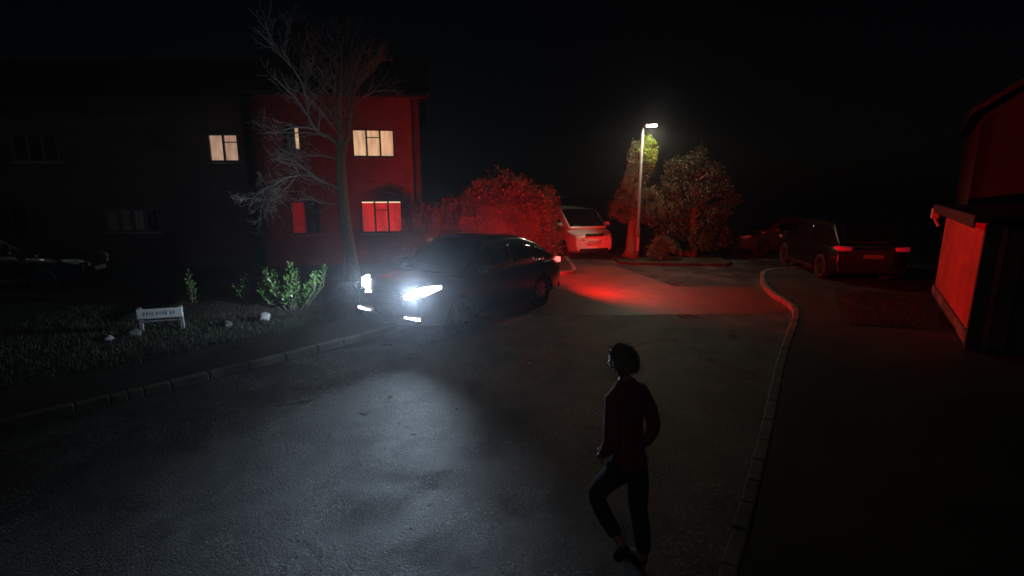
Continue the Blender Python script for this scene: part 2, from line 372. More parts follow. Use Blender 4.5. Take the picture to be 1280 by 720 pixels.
def shell(poly, z0, z1, holes, m, parent, name='wall', t=.25):
    """walls as thick slabs; holes: per edge list of (s, z, w, h) openings centred s along the edge"""
    bm = B()
    for i in range(len(poly)):
        a = Vector((*poly[i], 0)); b = Vector((*poly[(i + 1) % len(poly)], 0)); L = (b - a).length; d = (b - a) / L; rz = math.atan2(d.y, d.x)
        n = Vector((-d.y, d.x, 0))
        hs = sorted(holes.get(i, [])); xs = sorted({0, L} | {h[0] - h[2] / 2 for h in hs} | {h[0] + h[2] / 2 for h in hs})
        for x0, x1 in zip(xs, xs[1:]):
            xm = (x0 + x1) / 2; seg = [(z0, z1)]
            for h in hs:
                if abs(xm - h[0]) < h[2] / 2:
                    seg = [s for (s0, s1) in seg for s in ((s0, min(s1, h[1] - h[3] / 2)), (max(s0, h[1] + h[3] / 2), s1)) if s[1] - s[0] > .01]
            for s0, s1 in seg:
                c = a + d * xm + n * t / 2
                box(bm, (c.x, c.y, (s0 + s1) / 2), (x1 - x0, t, s1 - s0), rz)
    bmesh.ops.remove_doubles(bm, verts=bm.verts, dist=.0005)
    return link(name, bm, m, parent)
def roof_gable(parent, x0, x1, y0, y1, z, rise, axis='x', over=.35, m='rooftile'):
    bm = B(); x0 -= over; x1 += over; y0 -= over; y1 += over; t = .14
    if axis == 'x':
        ym = (y0 + y1) / 2
        sec = [(y0, z - .12), (ym, z + rise), (y1, z - .12), (y1, z - .12 + t), (ym, z + rise + t * 1.2), (y0, z - .12 + t)]
        loft(bm, [[(x, y, zz) for y, zz in sec] for x in (x0, x1)])
    else:
        xm = (x0 + x1) / 2
        sec = [(x0, z - .12), (xm, z + rise), (x1, z - .12), (x1, z - .12 + t), (xm, z + rise + t * 1.2), (x0, z - .12 + t)]
        loft(bm, [[(x, y, zz) for x, zz in sec] for y in (y0, y1)])
    bmesh.ops.recalc_face_normals(bm, faces=bm.faces)
    return link('roof', bm, M[m], parent)

def rebase(t, px, py, rz):
    for o in t.children_recursive:
        o.data.transform(Matrix.Translation((-px, -py, 0)))
    t.location = (px, py, 0); t.rotation_euler = (0, 0, rz)
def rebase(t, px, py, rz):
    for o in t.children_recursive:
        o.data.transform(Matrix.Translation((-px, -py, 0)))
    t.location = (px, py, 0); t.rotation_euler = (0, 0, rz)
def rebase(t, px, py, rz):
    for o in t.children_recursive:
        o.data.transform(Matrix.Translation((-px, -py, 0)))
    t.location = (px, py, 0); t.rotation_euler = (0, 0, rz)
def rebase(t, px, py, rz):
    for o in t.children_recursive:
        o.data.transform(Matrix.Translation((-px, -py, 0)))
    t.location = (px, py, 0); t.rotation_euler = (0, 0, rz)
def rebase(t, px, py, rz):
    for o in t.children_recursive:
        o.data.transform(Matrix.Translation((-px, -py, 0)))
    t.location = (px, py, 0); t.rotation_euler = (0, 0, rz)
def rebase(t, px, py, rz):
    for o in t.children_recursive:
        o.data.transform(Matrix.Translation((-px, -py, 0)))
    t.location = (px, py, 0); t.rotation_euler = (0, 0, rz)
def rebase(t, px, py, rz):
    for o in t.children_recursive:
        o.data.transform(Matrix.Translation((-px, -py, 0)))
    t.location = (px, py, 0); t.rotation_euler = (0, 0, rz)
def rebase(t, px, py, rz):
    for o in t.children_recursive:
        o.data.transform(Matrix.Translation((-px, -py, 0)))
    t.location = (px, py, 0); t.rotation_euler = (0, 0, rz)
def rebase(t, px, py, rz):
    for o in t.children_recursive:
        o.data.transform(Matrix.Translation((-px, -py, 0)))
    t.location = (px, py, 0); t.rotation_euler = (0, 0, rz)
def rebase(t, px, py, rz):
    for o in t.children_recursive:
        o.data.transform(Matrix.Translation((-px, -py, 0)))
    t.location = (px, py, 0); t.rotation_euler = (0, 0, rz)
def rebase(t, px, py, rz):
    for o in t.children_recursive:
        o.data.transform(Matrix.Translation((-px, -py, 0)))
    t.location = (px, py, 0); t.rotation_euler = (0, 0, rz)
def rebase(t, px, py, rz):
    for o in t.children_recursive:
        o.data.transform(Matrix.Translation((-px, -py, 0)))
    t.location = (px, py, 0); t.rotation_euler = (0, 0, rz)
def rebase(t, px, py, rz):
    for o in t.children_recursive:
        o.data.transform(Matrix.Translation((-px, -py, 0)))
    t.location = (px, py, 0); t.rotation_euler = (0, 0, rz)
def rebase(t, px, py, rz):
    for o in t.children_recursive:
        o.data.transform(Matrix.Translation((-px, -py, 0)))
    t.location = (px, py, 0); t.rotation_euler = (0, 0, rz)
HY = 18.2
h1 = thing('brick_house', 'two storey brick house glowing red behind the bare tree, with a lit cream upstairs window', 'house', (0, 0, 0))
# front wall runs from the far left corner to the right corner, at HY
x0, x1 = -8.45, -3.16
def s_of(x): return x - x0
W1 = [(-4.71, 4.2, 1.4, .93, 3), (-4.55, 1.74, 1.41, 1.13, 3), (-7.06, 1.73, .96, 1.13, 2), (-7.3, 4.35, .6, .85, 1)]
shell([(x0, HY), (x1, HY), (x1, HY + 8), (x0, HY + 8)], .05, 5.7, {0: [(s_of(w[0]), w[1], w[2], w[3]) for w in W1]}, M['brick'], h1)
window(h1, (W1[0][0], HY + .05, W1[0][1]), W1[0][2], W1[0][3], 3, 0, ['litroom'], 'darkframe')
window(h1, (W1[1][0], HY + .05, W1[1][1]), W1[1][2], W1[1][3], 3, 0, ['redcurtain'], 'darkframe', gap=.04)
window(h1, (W1[2][0], HY + .05, W1[2][1]), W1[2][2], W1[2][3], 2, 0, ['reddim', 'winglass'], 'darkframe')
wf = window(h1, (W1[3][0], HY + .05, W1[3][1]), W1[3][2], W1[3][3], 1, 0, ['winglass'], 'darkframe')
bm = B(); box(bm, (-7.15, HY + .035, 4.35), (.1, .01, .72))
link('lit_gap', bm, M['litroom'], wf)
roof_gable(h1, x0, x1, HY, HY + 8, 5.8, 1.9)
bm = B(); box(bm, (-5.8, HY - .4, 5.68), (5.9, .1, .13), 0, .03); link('gutter', bm, M['blk'], h1)
bm = B(); tube(bm, [(-3.35, HY - .06, .1), (-3.35, HY - .06, 5.5), (-3.35, HY - .36, 5.64)], [.04, .04, .04], 8); link('downpipe', bm, M['blk'], h1, True)
bm = B(); box(bm, (-7.4, HY + 4, 7.9), (.9, .6, 1.3), 0, .02); ch = link('chimney', bm, M['brick'], h1)
bm = B(); [tube(bm, [(-7.6 + .4 * i, HY + 4, 8.5), (-7.6 + .4 * i, HY + 4, 8.85)], [.12, .1], 10) for i in range(2)]; link('chimney_pot', bm, M['rub'], ch)
rebase(h1, -3.16, HY, R(10))

H2 = 17.2
h2 = thing('dark_house', 'dark house at the left with one orange lit upstairs window', 'house', (0, 0, 0))
xa, xb = -21, -8.46
W2 = [(-9.37, 4.0, 1.0, .89, 2), (-12.67, 1.66, 1.8, .76, 4), (-17, 1.7, 1.8, .9, 3), (-15.5, 4.02, 1.5, .9, 3)]
shell([(xa, H2), (xb + .02, H2), (xb + .02, H2 + 9), (xa, H2 + 9)], .05, 5.4, {0: [(w[0] - xa, w[1], w[2], w[3]) for w in W2]}, M['brownbrick'], h2)
window(h2, (W2[0][0], H2 + .05, W2[0][1]), W2[0][2], W2[0][3], 2, 0, ['litorange'], 'darkframe')
window(h2, (W2[1][0], H2 + .05, W2[1][1]), W2[1][2], W2[1][3], 4, 0, ['dullcurtain', 'dullcurtain', 'dullcurtain', 'winglass'], 'darkframe')
window(h2, (W2[2][0], H2 + .05, W2[2][1]), W2[2][2], W2[2][3], 3, 0, ['winglass'], 'darkframe')
window(h2, (W2[3][0], H2 + .05, W2[3][1]), W2[3][2], W2[3][3], 3, 0, ['winglass'], 'darkframe')
roof_gable(h2, xa, xb, H2, H2 + 9, 5.5, 2.0)
bm = B(); box(bm, (-14.6, H2 - .4, 5.38), (13.3, .1, .12), 0, .03); link('gutter', bm, M['blk'], h2)

# garage at the right: side wall catches the red light
ga = thing('garage', 'flat roofed garage at the right, its long side wall lit strongly red', 'garage', (7.78, 8.34, 0), math.atan2(4.65, 3.13))
GL = 5.6
# local x runs along the lit wall, local y is away from the lit side towards the left; the box lies at negative y
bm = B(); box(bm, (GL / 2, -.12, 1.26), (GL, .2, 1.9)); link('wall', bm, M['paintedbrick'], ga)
bm = B(); box(bm, (GL / 2, -.10, .18), (GL + .04, .26, .24), 0, .01); link('plinth', bm, M['kerb'], ga)
bm = B(); box(bm, (.1, -1.75, 1.18), (.2, 3.02, 2.1)); box(bm, (GL - .1, -1.75, 1.18), (.2, 3.02, 2.1)); box(bm, (GL / 2, -3.38, 1.18), (GL, .2, 2.1)); link('end_wall', bm, M['brick'], ga)
bm = B(); box(bm, (GL / 2, -1.75, 2.29), (GL + .3, 3.9, .12), 0, .02); link('roof', bm, M['blk'], ga)
bm = B(); box(bm, (GL / 2, .235, 2.25), (GL + .34, .03, .2), 0, .005); link('fascia', bm, M['darkframe'], ga)
bm = B(); box(bm, (GL + .06, .2, 2.12), (.2, .16, .26), 0, .02); tube(bm, [(GL + .06, .2, 2.0), (GL + .06, .1, 1.8)], [.035, .035], 8); link('rain_hopper', bm, M['fascia'], ga)
bm = B(); box(bm, (-.035, -1.6, 1.1), (.05, 2.3, 1.96), 0, .01)
for i in range(9): box(bm, (-.07, -2.6 + i * .25, 1.1), (.03, .2, 1.86), 0, .008)
dr = link('door', bm, M['darkframe'], ga)
bm = B(); tube(bm, [(-.12, -1.66, 1.0), (-.12, -1.5, 1.0)], [.02, .02], 8); link('handle', bm, M['chrome'], dr)
bm = B(); box(bm, (-.06, -.02, 1.16), (.1, .2, 2.1), 0, .01); link('corner_post', bm, M['darkframe'], ga)

h3 = thing('gable_house', 'tall gable ended house beyond the garage at the right edge, its wall faintly red', 'house', (11.6, 13.2, 0), R(-39))
shell([(0, 0), (8, 0), (8, 9), (0, 9)], .05, 4.5, {0: [(5, 3.4, 1.2, 1.0)]}, M['brownbrick'], h3)
bm = B(); loft(bm, [[(0, y, 4.5), (4, y, 7.6), (8, y, 4.5)] for y in (0, .25)]); bmesh.ops.recalc_face_normals(bm, faces=bm.faces); link('gable', bm, M['brownbrick'], h3)
roof_gable(h3, 0, 8, 0, 9, 4.62, 3.05, 'y', .25)
window(h3, (5, .05, 3.4), 1.2, 1.0, 2, 0, ['winglass'], 'darkframe')

# ------------------------------------------------------------------ foliage
def cloud(bm, blobs, n, s, asp=.5, shell_p=.75, dirf=None):
    vol = [b[3] * b[4] * b[5] for b in blobs]; tot = sum(v ** .67 for v in vol)
    for b, v in zip(blobs, vol):
        for _ in range(int(n * v ** .67 / tot)):
            d = Vector((random.gauss(0, 1), random.gauss(0, 1), random.gauss(0, 1))).normalized()
            r = random.uniform(.82, 1.08) if random.random() < shell_p else random.uniform(.3, .9)
            k = 1 + .32 * noise.noise(Vector((d.x * 2.1 + b[0], d.y * 2.1 + b[1], d.z * 2.1 + b[2]))) + .16 * noise.noise(d * 6 + Vector(b[:3]))
            p = Vector((b[0] + d.x * b[3] * r * k, b[1] + d.y * b[4] * r * k, b[2] + d.z * b[5] * r * k))
            if p.z < .12: continue
            if noise.noise(p * 2.6) < -.28: continue
            leafq(bm, p, s * random.uniform(.6, 1.35), dirf(d) if dirf else None, asp)
def upish(d): return (d * .8 + Vector((random.gauss(0, .5), random.gauss(0, .5), .5 + random.gauss(0, .4)))).normalized()
# the big hedge behind the dark car
t = thing('hedge', 'big rounded overgrown hedge glowing red behind the dark car', 'hedge', (-.4, 17.6, .1))
bm = B()
hb = [(1.4, 0, 1.95, .55, .7, .62), (-.1, 0, 1.3, 1.25, 1.1, 1.75), (.95, 0, 1.25, 1.0, 1.0, 1.55), (1.35, .1, 1.1, .75, .9, 1.5), (-1.1, .1, 1.05, 1.1, 1.0, 1.4), (-1.9, .2, .9, .9, .9, 1.15), (.35, .1, 2.1, .85, .8, .85), (-.5, 0, 2.1, .8, .7, .75)]
cloud(bm, hb, 30000, .085, .55, .85, upish); link('foliage', bm, M['hedge'], t)
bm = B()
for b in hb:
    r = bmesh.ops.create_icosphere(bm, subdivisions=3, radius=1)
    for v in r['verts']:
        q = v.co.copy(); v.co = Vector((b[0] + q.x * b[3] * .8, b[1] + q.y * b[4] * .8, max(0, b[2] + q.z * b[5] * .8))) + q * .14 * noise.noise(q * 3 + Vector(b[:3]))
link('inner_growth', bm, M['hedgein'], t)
# low shrub by the house corner
t = thing('small_shrub', 'small dim shrub between the brick house corner and the red hedge', 'shrub', (-3.05, 16.8, .1))
bm = B(); cloud(bm, [(0, 0, 1.0, .6, .5, .95), (.2, 0, 1.5, .4, .4, .6)], 4500, .08, .5, .8, upish); link('foliage', bm, M['hedge'], t)
bm = B(); [tube(bm, [(0, 0, 0), (a * .2, b * .2, .6), (a * .35, b * .3, 1.4)], [.03, .02, .01], 6) for a, b in ((1, 0), (-1, .4), (0, -1))]; link('stem', bm, M['bark2'], t)

def crownblobs(cx, cy, z0, z1, r0, n, rx=1):
    out = []
    for i in range(n):
        z = z0 + (z1 - z0) * (i + .5) / n; a = random.uniform(0, 6.28); k = r0(z)
        out.append((cx + math.cos(a) * k * .5, cy + math.sin(a) * k * .5, z, k * random.uniform(.45, .7), k * random.uniform(.45, .7), k * random.uniform(.4, .65)))
    return out
# conifer standing right behind the street lamp, trunk red, tip lit by the lamp
t = thing('conifer', 'narrow conifer right behind the street lamp, its tip bright yellow green', 'tree', (4.62, 19.6, .09))
bm = B(); tube(bm, [(-.05, 0, 0), (-.02, 0, .25), (0, 0, 1.2), (.1, 0, 2.5), (.3, 0, 3.9)], [.34, .24, .19, .13, .05], 12)
for k in range(14):
    z = 1.3 + k * .18; a = k * 2.4; tube(bm, [(0, 0, z), (math.cos(a) * .2, math.sin(a) * .2, z + .1), (math.cos(a) * .4, math.sin(a) * .4, z + .1)], [.04, .025, .01], 6)
link('trunk', bm, M['bark2'], t, True)
bm = B()
cb = [(.3, -.05, 3.4, .3, .34, .5), (-.02, .1, 3.5, .26, .3, .8), (-.05, 0, 2.3, .55, .6, .65), (.5, 0, 2.0, .5, .5, .6), (-.35, .1, 1.75, .5, .45, .45), (.1, .2, 1.75, .8, .6, .4), (.75, .1, 1.6, .4, .4, .4), (0, 0, 2.9, .42, .4, .4)]
cloud(bm, cb, 15000, .085, .35, .75, upish); link('crown', bm, M['hedge'], t)
bm = B(); cloud(bm, [(.38, -.14, 3.98, .3, .3, .46), (.46, -.1, 3.65, .22, .24, .4)], 4200, .075, .4, .85, upish); tip = link('lamplit_tip', bm, M['conifer'], t); tip['label'] = 'bright yellow green tip right under the lamp'  # lamp light painted into the tip as brighter leaves than the crown's
# broad tree to its right
t = thing('broad_tree', 'broad dark tree right of the street lamp, faintly lit on one side', 'tree', (7.0, 19.9, .09))
bm = B(); tube(bm, [(0, 0, 0), (.05, 0, .8), (0, 0, 1.8), (.1, .1, 3.2)], [.26, .2, .16, .06], 10)
for k in range(12):
    z = 1.0 + k * .18; a = k * 2.4; tube(bm, [(0, 0, z), (math.cos(a) * .3, math.sin(a) * .3, z + .2), (math.cos(a) * .6, math.sin(a) * .55, z + .35)], [.06, .035, .012], 6)
link('trunk', bm, M['bark2'], t, True)
bm = B()
cb = [(-.7, 0, 3.3, .5, .6, .45), (-.1, .1, 3.5, .55, .5, .42), (.5, 0, 3.15, .5, .5, .4), (-.95, 0, 2.7, .45, .6, .45), (.95, -.1, 2.65, .45, .5, .4), (1.35, -.1, 2.2, .3, .3, .32), (.1, 0, 2.5, .7, .7, .55), (1.05, 0, 1.75, .4, .6, .35), (-.65, -.1, 1.9, .55, .6, .5), (.35, 0, 1.5, .75, .7, .5), (-.85, 0, 1.0, .5, .6, .6), (.1, -.2, .7, .7, .5, .55), (.95, 0, .8, .5, .5, .5), (.15, .1, 4.0, .2, .25, .22), (-1.3, 0, 2.1, .25, .3, .25)]
cloud(bm, cb, 20000, .1, .5, .6); link('crown', bm, M['broad'], t)
# round shrub at the foot of the lamp
t = thing('round_shrub', 'low round shrub at the foot of the street lamp, dull red', 'shrub', (5.55, 18.9, .09))
bm = B(); cloud(bm, [(0, 0, .38, .48, .42, .42), (.35, .1, .3, .35, .35, .32)], 4200, .07, .5, .85, upish); link('foliage', bm, M['hedge'], t)
bm = B(); [tube(bm, [(0, 0, 0), (a * .25, b * .25, .45)], [.02, .008], 6) for a, b in ((1, 0), (-1, .4), (0, -1), (.5, .8))]; link('stem', bm, M['bark2'], t)

# leafy shrub with upright shoots beside the car, lit by its lamp
def laurel(t, shoots, scale=1, leaf=.12, per=34):
    bm = B(); bs = B()
    for sx, sy, hz, lean in shoots:
        top = Vector((sx + lean, sy + random.uniform(-.1, .1), hz)); base = Vector((sx * .35, sy * .35, 0))
        mid = (top + base) / 2 + Vector((sx * .25, sy * .2, .05))
        tube(bs, [base, mid, top], [.016, .011, .005], 6)
        for k in range(per):
            u = .12 + .88 * (k / per) ** .8; p = base * (1 - u) ** 2 + mid * 2 * u * (1 - u) + top * u * u
            a = k * 2.4 + random.uniform(-.4, .4); d = Vector((math.cos(a), math.sin(a), .55 + .7 * u + random.gauss(0, .2))).normalized()
            leafq(bm, p + d * .02, leaf * random.uniform(.7, 1.3) * (1.15 - .45 * u), d, .42)
    link('stem', bs, M['bark2'], t); link('foliage', bm, M['laurel'], t)
t = thing('laurel_shrub', 'bright green leafy shrub with upright shoots, lit by the headlamp left of the car', 'shrub', (-4.75, 10.75, .2))
sh = []
for cx, hz in ((-.5, .88), (-.42, .8), (-.3, .7), (-.62, .66), (.1, 1.0), (.14, .86), (.05, .72), (.2, .6), (-.1, .5), (.5, .72), (.62, .82), (.8, .92), (.4, .55), (-.75, .5), (-.3, .45), (.3, .4), (0, .35), (-.5, .4)):
    sh.append((cx + random.uniform(-.04, .04), random.uniform(-.25, .25), hz, random.uniform(-.04, .08)))
laurel(t, sh)
for i, (x, y, s, lb) in enumerate([(-7.0, 10.9, .85, 'spindly dim plant standing behind the street name sign'), (-5.9, 11.1, .8, 'dim young plant between the street name sign and the bright shrub')]):
    t = thing('young_shrub', lb, 'shrub', (x, y, .2))
    laurel(t, [(random.uniform(-.12, .12), random.uniform(-.1, .1), s * random.uniform(.6, 1), random.uniform(-.1, .1)) for _ in range(4)], leaf=.11, per=16)

# bare tree: main limbs laid out by hand, twigs grown from them
TY = 14.6
tr = thing('bare_tree', 'tall leafless tree with pale bark in front of the brick house', 'tree', (-4.62, TY, .1))
bmt, bml = B(), B()
trunk = [(0, 0, 0), (-.02, 0, .6), (-.07, 0, 1.2), (-.13, .02, 1.8), (-.15, .03, 2.5), (-.14, .03, 3.2), (-.1, .03, 3.7)]
tube(bmt, trunk, [.25, .19, .17, .16, .15, .135, .12], 12)
def branch(start, pts, r0, r1, lev=0):
    P = smoothline([start] + pts, 4); n = len(P)
    for i in range(1, n - 1): P[i] += Vector((random.gauss(0, .02), random.gauss(0, .02), random.gauss(0, .02)))
    rd = [r0 + (r1 - r0) * i / (n - 1) for i in range(n)]
    tube(bml, P, rd, 7 if lev == 0 else 5 if lev == 1 else 3, cap=False)
    if lev >= 3: return
    cnt = (11, 8, 4)[lev]
    L = sum((b - a).length for a, b in zip(P, P[1:]))
    for k in range(cnt):
        i = min(n - 2, int((.22 + .76 * (k + random.random() * .6) / cnt) * (n - 1))); p = P[i]; d = (P[i + 1] - P[i]).normalized()
        side = Vector((random.gauss(0, 1), random.gauss(0, .8), random.gauss(.25, .7))).normalized()
        dd = (d * 1.1 + side * .8).normalized(); l = L * random.uniform(.34, .62) * (1 - .3 * i / n)
        q1 = p + dd * l * .5 + Vector((0, 0, random.uniform(-.02, .06) * l)); q2 = q1 + (dd + Vector((random.gauss(0, .25), random.gauss(0, .2), random.gauss(.05, .25)))).normalized() * l * .5
        branch(p, [q1, q2], rd[i] * .5, max(.0042, r1 * .4), lev + 1)
V = Vector
branch(V((-.1, .03, 3.6)), [V((-.35, .1, 4.0)), V((-.85, -.1, 4.35)), V((-1.15, .1, 5.0)), V((-1.35, .2, 5.7)), V((-1.75, .2, 6.3)), V((-2.0, .1, 6.7))], .075, .012)
branch(V((-.1, .03, 3.7)), [V((-.13, .1, 4.3)), V((-.05, .05, 5.1)), V((.05, 0, 5.8)), V((.1, 0, 6.7))], .085, .012)
branch(V((-.09, .02, 3.5)), [V((.1, .02, 4.1)), V((.3, -.1, 4.9)), V((.38, -.1, 5.7)), V((.7, -.1, 6.5))], .075, .012)
branch(V((-.85, -.1, 4.35)), [V((-1.3, -.2, 4.38)), V((-1.9, -.2, 4.25)), V((-2.5, -.1, 4.5))], .035, .006, 1)
branch(V((.3, -.1, 4.9)), [V((.7, 0, 5.3)), V((1.2, .1, 5.5)), V((1.7, .1, 5.35))], .03, .005, 1)
branch(V((.38, -.1, 5.4)), [V((.8, .2, 6.0)), V((1.4, .2, 6.5))], .03, .005, 1)
branch(V((-.13, .02, 3.3)), [V((-.6, -.1, 3.55)), V((-1.2, -.2, 3.5)), V((-1.7, -.2, 3.6))], .03, .006, 1)
branch(V((-.14, .02, 2.5)), [V((-.45, -.2, 2.75)), V((-.95, -.3, 2.95)), V((-1.5, -.4, 2.95)), V((-2.1, -.5, 2.65)), V((-2.5, -.5, 2.55))], .045, .006)
branch(V((-.14, .02, 2.35)), [V((-.5, .2, 2.5)), V((-1.0, .3, 2.85)), V((-1.5, .4, 3.25)), V((-1.9, .4, 3.3))], .035, .005, 1)
branch(V((-.13, .02, 2.2)), [V((-.5, -.3, 2.2)), V((-.9, -.5, 2.35)), V((-1.4, -.6, 2.3))], .025, .005, 1)
for v in bml.verts:
    if v.co.x < -.2: v.co.x = -.2 + (v.co.x + .2) * .9
    if v.co.z > 3.4: v.co.z = 3.4 + (v.co.z - 3.4) * .88; v.co.x *= 1 - (v.co.z - 3.4) * .05
link('trunk', bmt, M['bark'], tr, True); link('limbs', bml, M['bark'], tr, True)

# ------------------------------------------------------------------ vehicles
def interp(tab, x):
    for (a, va), (b, vb) in zip(tab, tab[1:]):
        if x <= b:
            t = max(0, (x - a) / (b - a)); t = t * t * (3 - 2 * t); return va + (vb - va) * t
    return tab[-1][1]
def vehicle(name, label, loc, rz, P, group=None):
    """P: L W tops (bonnet/boot line), cab (xa xb xc xd), zr roof, belt, wheel r, paint"""
    t = thing(name, label, P.get('cat', 'car'), loc, rz, group)
    L, Wd, zr, belt, wr = P['L'], P['W'] / 2, P['zr'], P['belt'], P['wr']; paint = M[P['paint']]
    hl = L / 2; zb = P.get('zb', .24)
    def half(x):
        e = abs(x) / hl; f = 1 - .2 * max(0, (e - .72) / .28) ** 2.2 if x > 0 else 1 - .11 * max(0, (e - .8) / .2) ** 2
        return Wd * f
    def sect(x):
        w = half(x); zt = interp(P['tops'], x); b = zb + (.1 * max(0, (abs(x) / hl - .85) / .15) ** 2)
        pts = [(0, b), (w * .8, b), (w * .955, b + .07), (w * .99, b + .2), (w, .52 * zt + .1), (w * .985, zt * .86), (w * .93, zt * .965), (w * .8, zt), (w * .4, zt + .02), (0, zt + .028)]
        return pts
    rings = []; N = 32; he = hl - .06
    for i in range(N + 1):
        x = -he + 2 * he * i / N; q = sect(x); rings.append([(x, y, z) for y, z in q] + [(x, -y, z) for y, z in q[1:-1]][::-1])
    for sg_ in (1, -1):      # round nose and tail
        ext = []
        for u in (.25, .5, .75, .92, 1):
            k = 1 - .2 * (1 - math.cos(u * math.pi / 2)); x = sg_ * (he + .1 * math.sin(u * math.pi / 2)); q = [(y * (1 - (1 - k) * .5), .52 + (z - .52) * k) for y, z in sect(sg_ * he)]
            ext.append([(x, y, z) for y, z in q] + [(x, -y, z) for y, z in q[1:-1]][::-1])
        rings = rings + ext if sg_ > 0 else ext[::-1] + rings
    bm = B(); loft(bm, rings); bmesh.ops.recalc_face_normals(bm, faces=bm.faces)
    body = link('body', bm, [paint, M['blk']], t, True)
    # wheel arches cut out of the body
    bc = B()
    ax = P['axles']
    for x in ax:
        for s in (1, -1):
            r = bmesh.ops.create_cone(bc, cap_ends=True, segments=36, radius1=wr + .06, radius2=wr + .06, depth=.5)
            bmesh.ops.transform(bc, matrix=Matrix.Translation((x, s * (Wd + .02), wr)) @ Matrix.Rotation(R(90), 4, 'X'), verts=r['verts'])
    cut = link('cut', bc, M['blk'], t)
    md = body.modifiers.new('b', 'BOOLEAN'); md.operation = 'DIFFERENCE'; md.object = cut; md.solver = 'EXACT'
    bpy.context.view_layer.update()
    me = bpy.data.meshes.new_from_object(body.evaluated_get(bpy.context.evaluated_depsgraph_get()))
    body.modifiers.clear(); body.data = me; bpy.data.objects.remove(cut)
    for p in me.polygons: p.use_smooth = True
    try: me.set_sharp_from_angle(angle=R(35))
    except Exception: pass
    # cabin
    xa, xb_, xc, xd = P['cab']
    wb = P.get('wb', Wd * .93); wt = P.get('wt', Wd * .76)
    def top(x): return interp([(xd, belt), (xc, zr - .03), ((xc + xb_) / 2, zr), (xb_, zr - .03), (xa, belt)], x) if not P.get('van') else interp([(xd, zr - .1), (xd + .3, zr), (xb_, zr - .04), (xa, belt)], x)
    def top_lin(x):
        tab = [(xd, belt), (xc - .55, zr - .2) if P.get('rz') else (xc - .1, zr - .1), (xc, zr - .035), ((xc + xb_) / 2, zr + .01), (xb_, zr - .04), (xa, belt)] if not P.get('van') else [(xd, belt + .05), (xd + .22, zr), (xb_, zr - .03), (xa, belt)]
        for (a, va), (b, vb) in zip(tab, tab[1:]):
            if x <= b: return va + (vb - va) * max(0, (x - a) / (b - a))
        return tab[-1][1]
    def cs(x, u, off=0):
        """cabin skin: u in -1..1 from right belt over the roof to left belt"""
        z1 = max(top_lin(x), belt + .01); k = (z1 - belt) / (zr - belt); wtop = wb + (wt - wb) * k; base = belt - .06
        s = 1 if u >= 0 else -1; a = abs(u)
        endf = 1 - .1 * max(0, (x - xb_) / (xa - xb_)) - .08 * max(0, (xc - x) / (xc - xd) if xc > xd else 0)
        if a > .45:
            f = (a - .45) / .55; y = wtop + (wb - wtop) * f; z = (z1 - .07 * k) + (base - z1 + .07 * k) * f; n = Vector((0, s, .25))
        elif a > .38:
            f = (a - .38) / .07; y = wtop * (.93 + .07 * f); z = z1 - .07 * k * f ** 1.5; n = Vector((0, s * .6, .7))
        else:
            y = wtop * .93 * a / .38; z = z1 + .03 * k * (1 - (a / .38) ** 2); sl = (top_lin(x + .02) - top_lin(x - .02)) / .04; n = Vector((-sl, 0, 1))
        n.normalize(); return Vector((x, s * y * endf, z)) + n * off
    us = [-1, -.86, -.72, -.58, -.45, -.41, -.38, -.25, -.12, 0, .12, .25, .38, .41, .45, .58, .72, .86, 1]
    xs = sorted(set([xd + (xa - xd) * i / 26 for i in range(27)] + [xb_, xc]))
    bm = B(); loft(bm, [[cs(x, u) for u in us] for x in xs]); bmesh.ops.recalc_face_normals(bm, faces=bm.faces)
    link('cabin', bm, paint, t, True)
    def patch(nm, x0, x1, u0, u1, m, off=.008, nu=8, nx=8, par=t, shear=0):
        bm = B(); g = [[bm.verts.new(cs(x0 + (x1 - x0) * i / nx + shear * (j / nu), u0 + (u1 - u0) * j / nu, off)) for j in range(nu + 1)] for i in range(nx + 1)]
        for i in range(nx):
            for j in range(nu): bm.faces.new((g[i][j], g[i + 1][j], g[i + 1][j + 1], g[i][j + 1]))
        o = link(nm, bm, m, par, True)
        sm = o.modifiers.new('s', 'SOLIDIFY'); sm.thickness = .004; return o
    patch('windscreen', xb_ + (.0 if P.get('van') else .04), xa - .04, -.38, .38, M['glass'])
    if not P.get('van'): patch('rear_window', xd + .1, xc - .04, -.34, .34, M['glass'])
    for s in (1, -1):
        for (q0, q1) in P['wins']:
            w = patch('side_window', q0, q1, s * .52, s * .88, M['glass'], nu=5)
        if P.get('trim'):
            patch('window_trim', P['wins'][-1][0], P['wins'][0][1] + .04, s * .885, s * .905, M['chrome'], .012, nu=1, nx=12)
    # wheels
    for x in ax:
        for s in (1, -1):
            bm = B(); prof = [(.62, .0), (.66, -.1), (.86, -.115), (.97, -.1), (1, -.06), (1, .06), (.97, .1), (.86, .115), (.66, .1)]
            for k in range(28):
                a = 2 * math.pi * k / 28
            loft(bm, [[(wr * r * math.cos(2 * math.pi * k / 28), w_, wr * r * math.sin(2 * math.pi * k / 28)) for r, w_ in prof] for k in range(29)], closed=True, cap=False)
            wh = link('wheel', bm, M['rub'], t, True, loc=(x, s * (Wd - .13), wr))
            bm = B()
            for k in range(10):
                box(bm, (wr * .35 * math.cos(k * .6283), s * .07, wr * .35 * math.sin(k * .6283)), (wr * .56, .03, .045), rot=Matrix.Rotation(-k * .6283, 4, 'Y'))
            tube(bm, [(0, s * .04, 0), (0, s * .1, 0)], [.07, .06], 12)
            tube(bm, [(0, -.09, 0), (0, .03, 0)], [wr * .64, wr * .64], 28)
            link('rim', bm, M['alloy'] if P.get('alloy', 1) else M['blk'], wh)
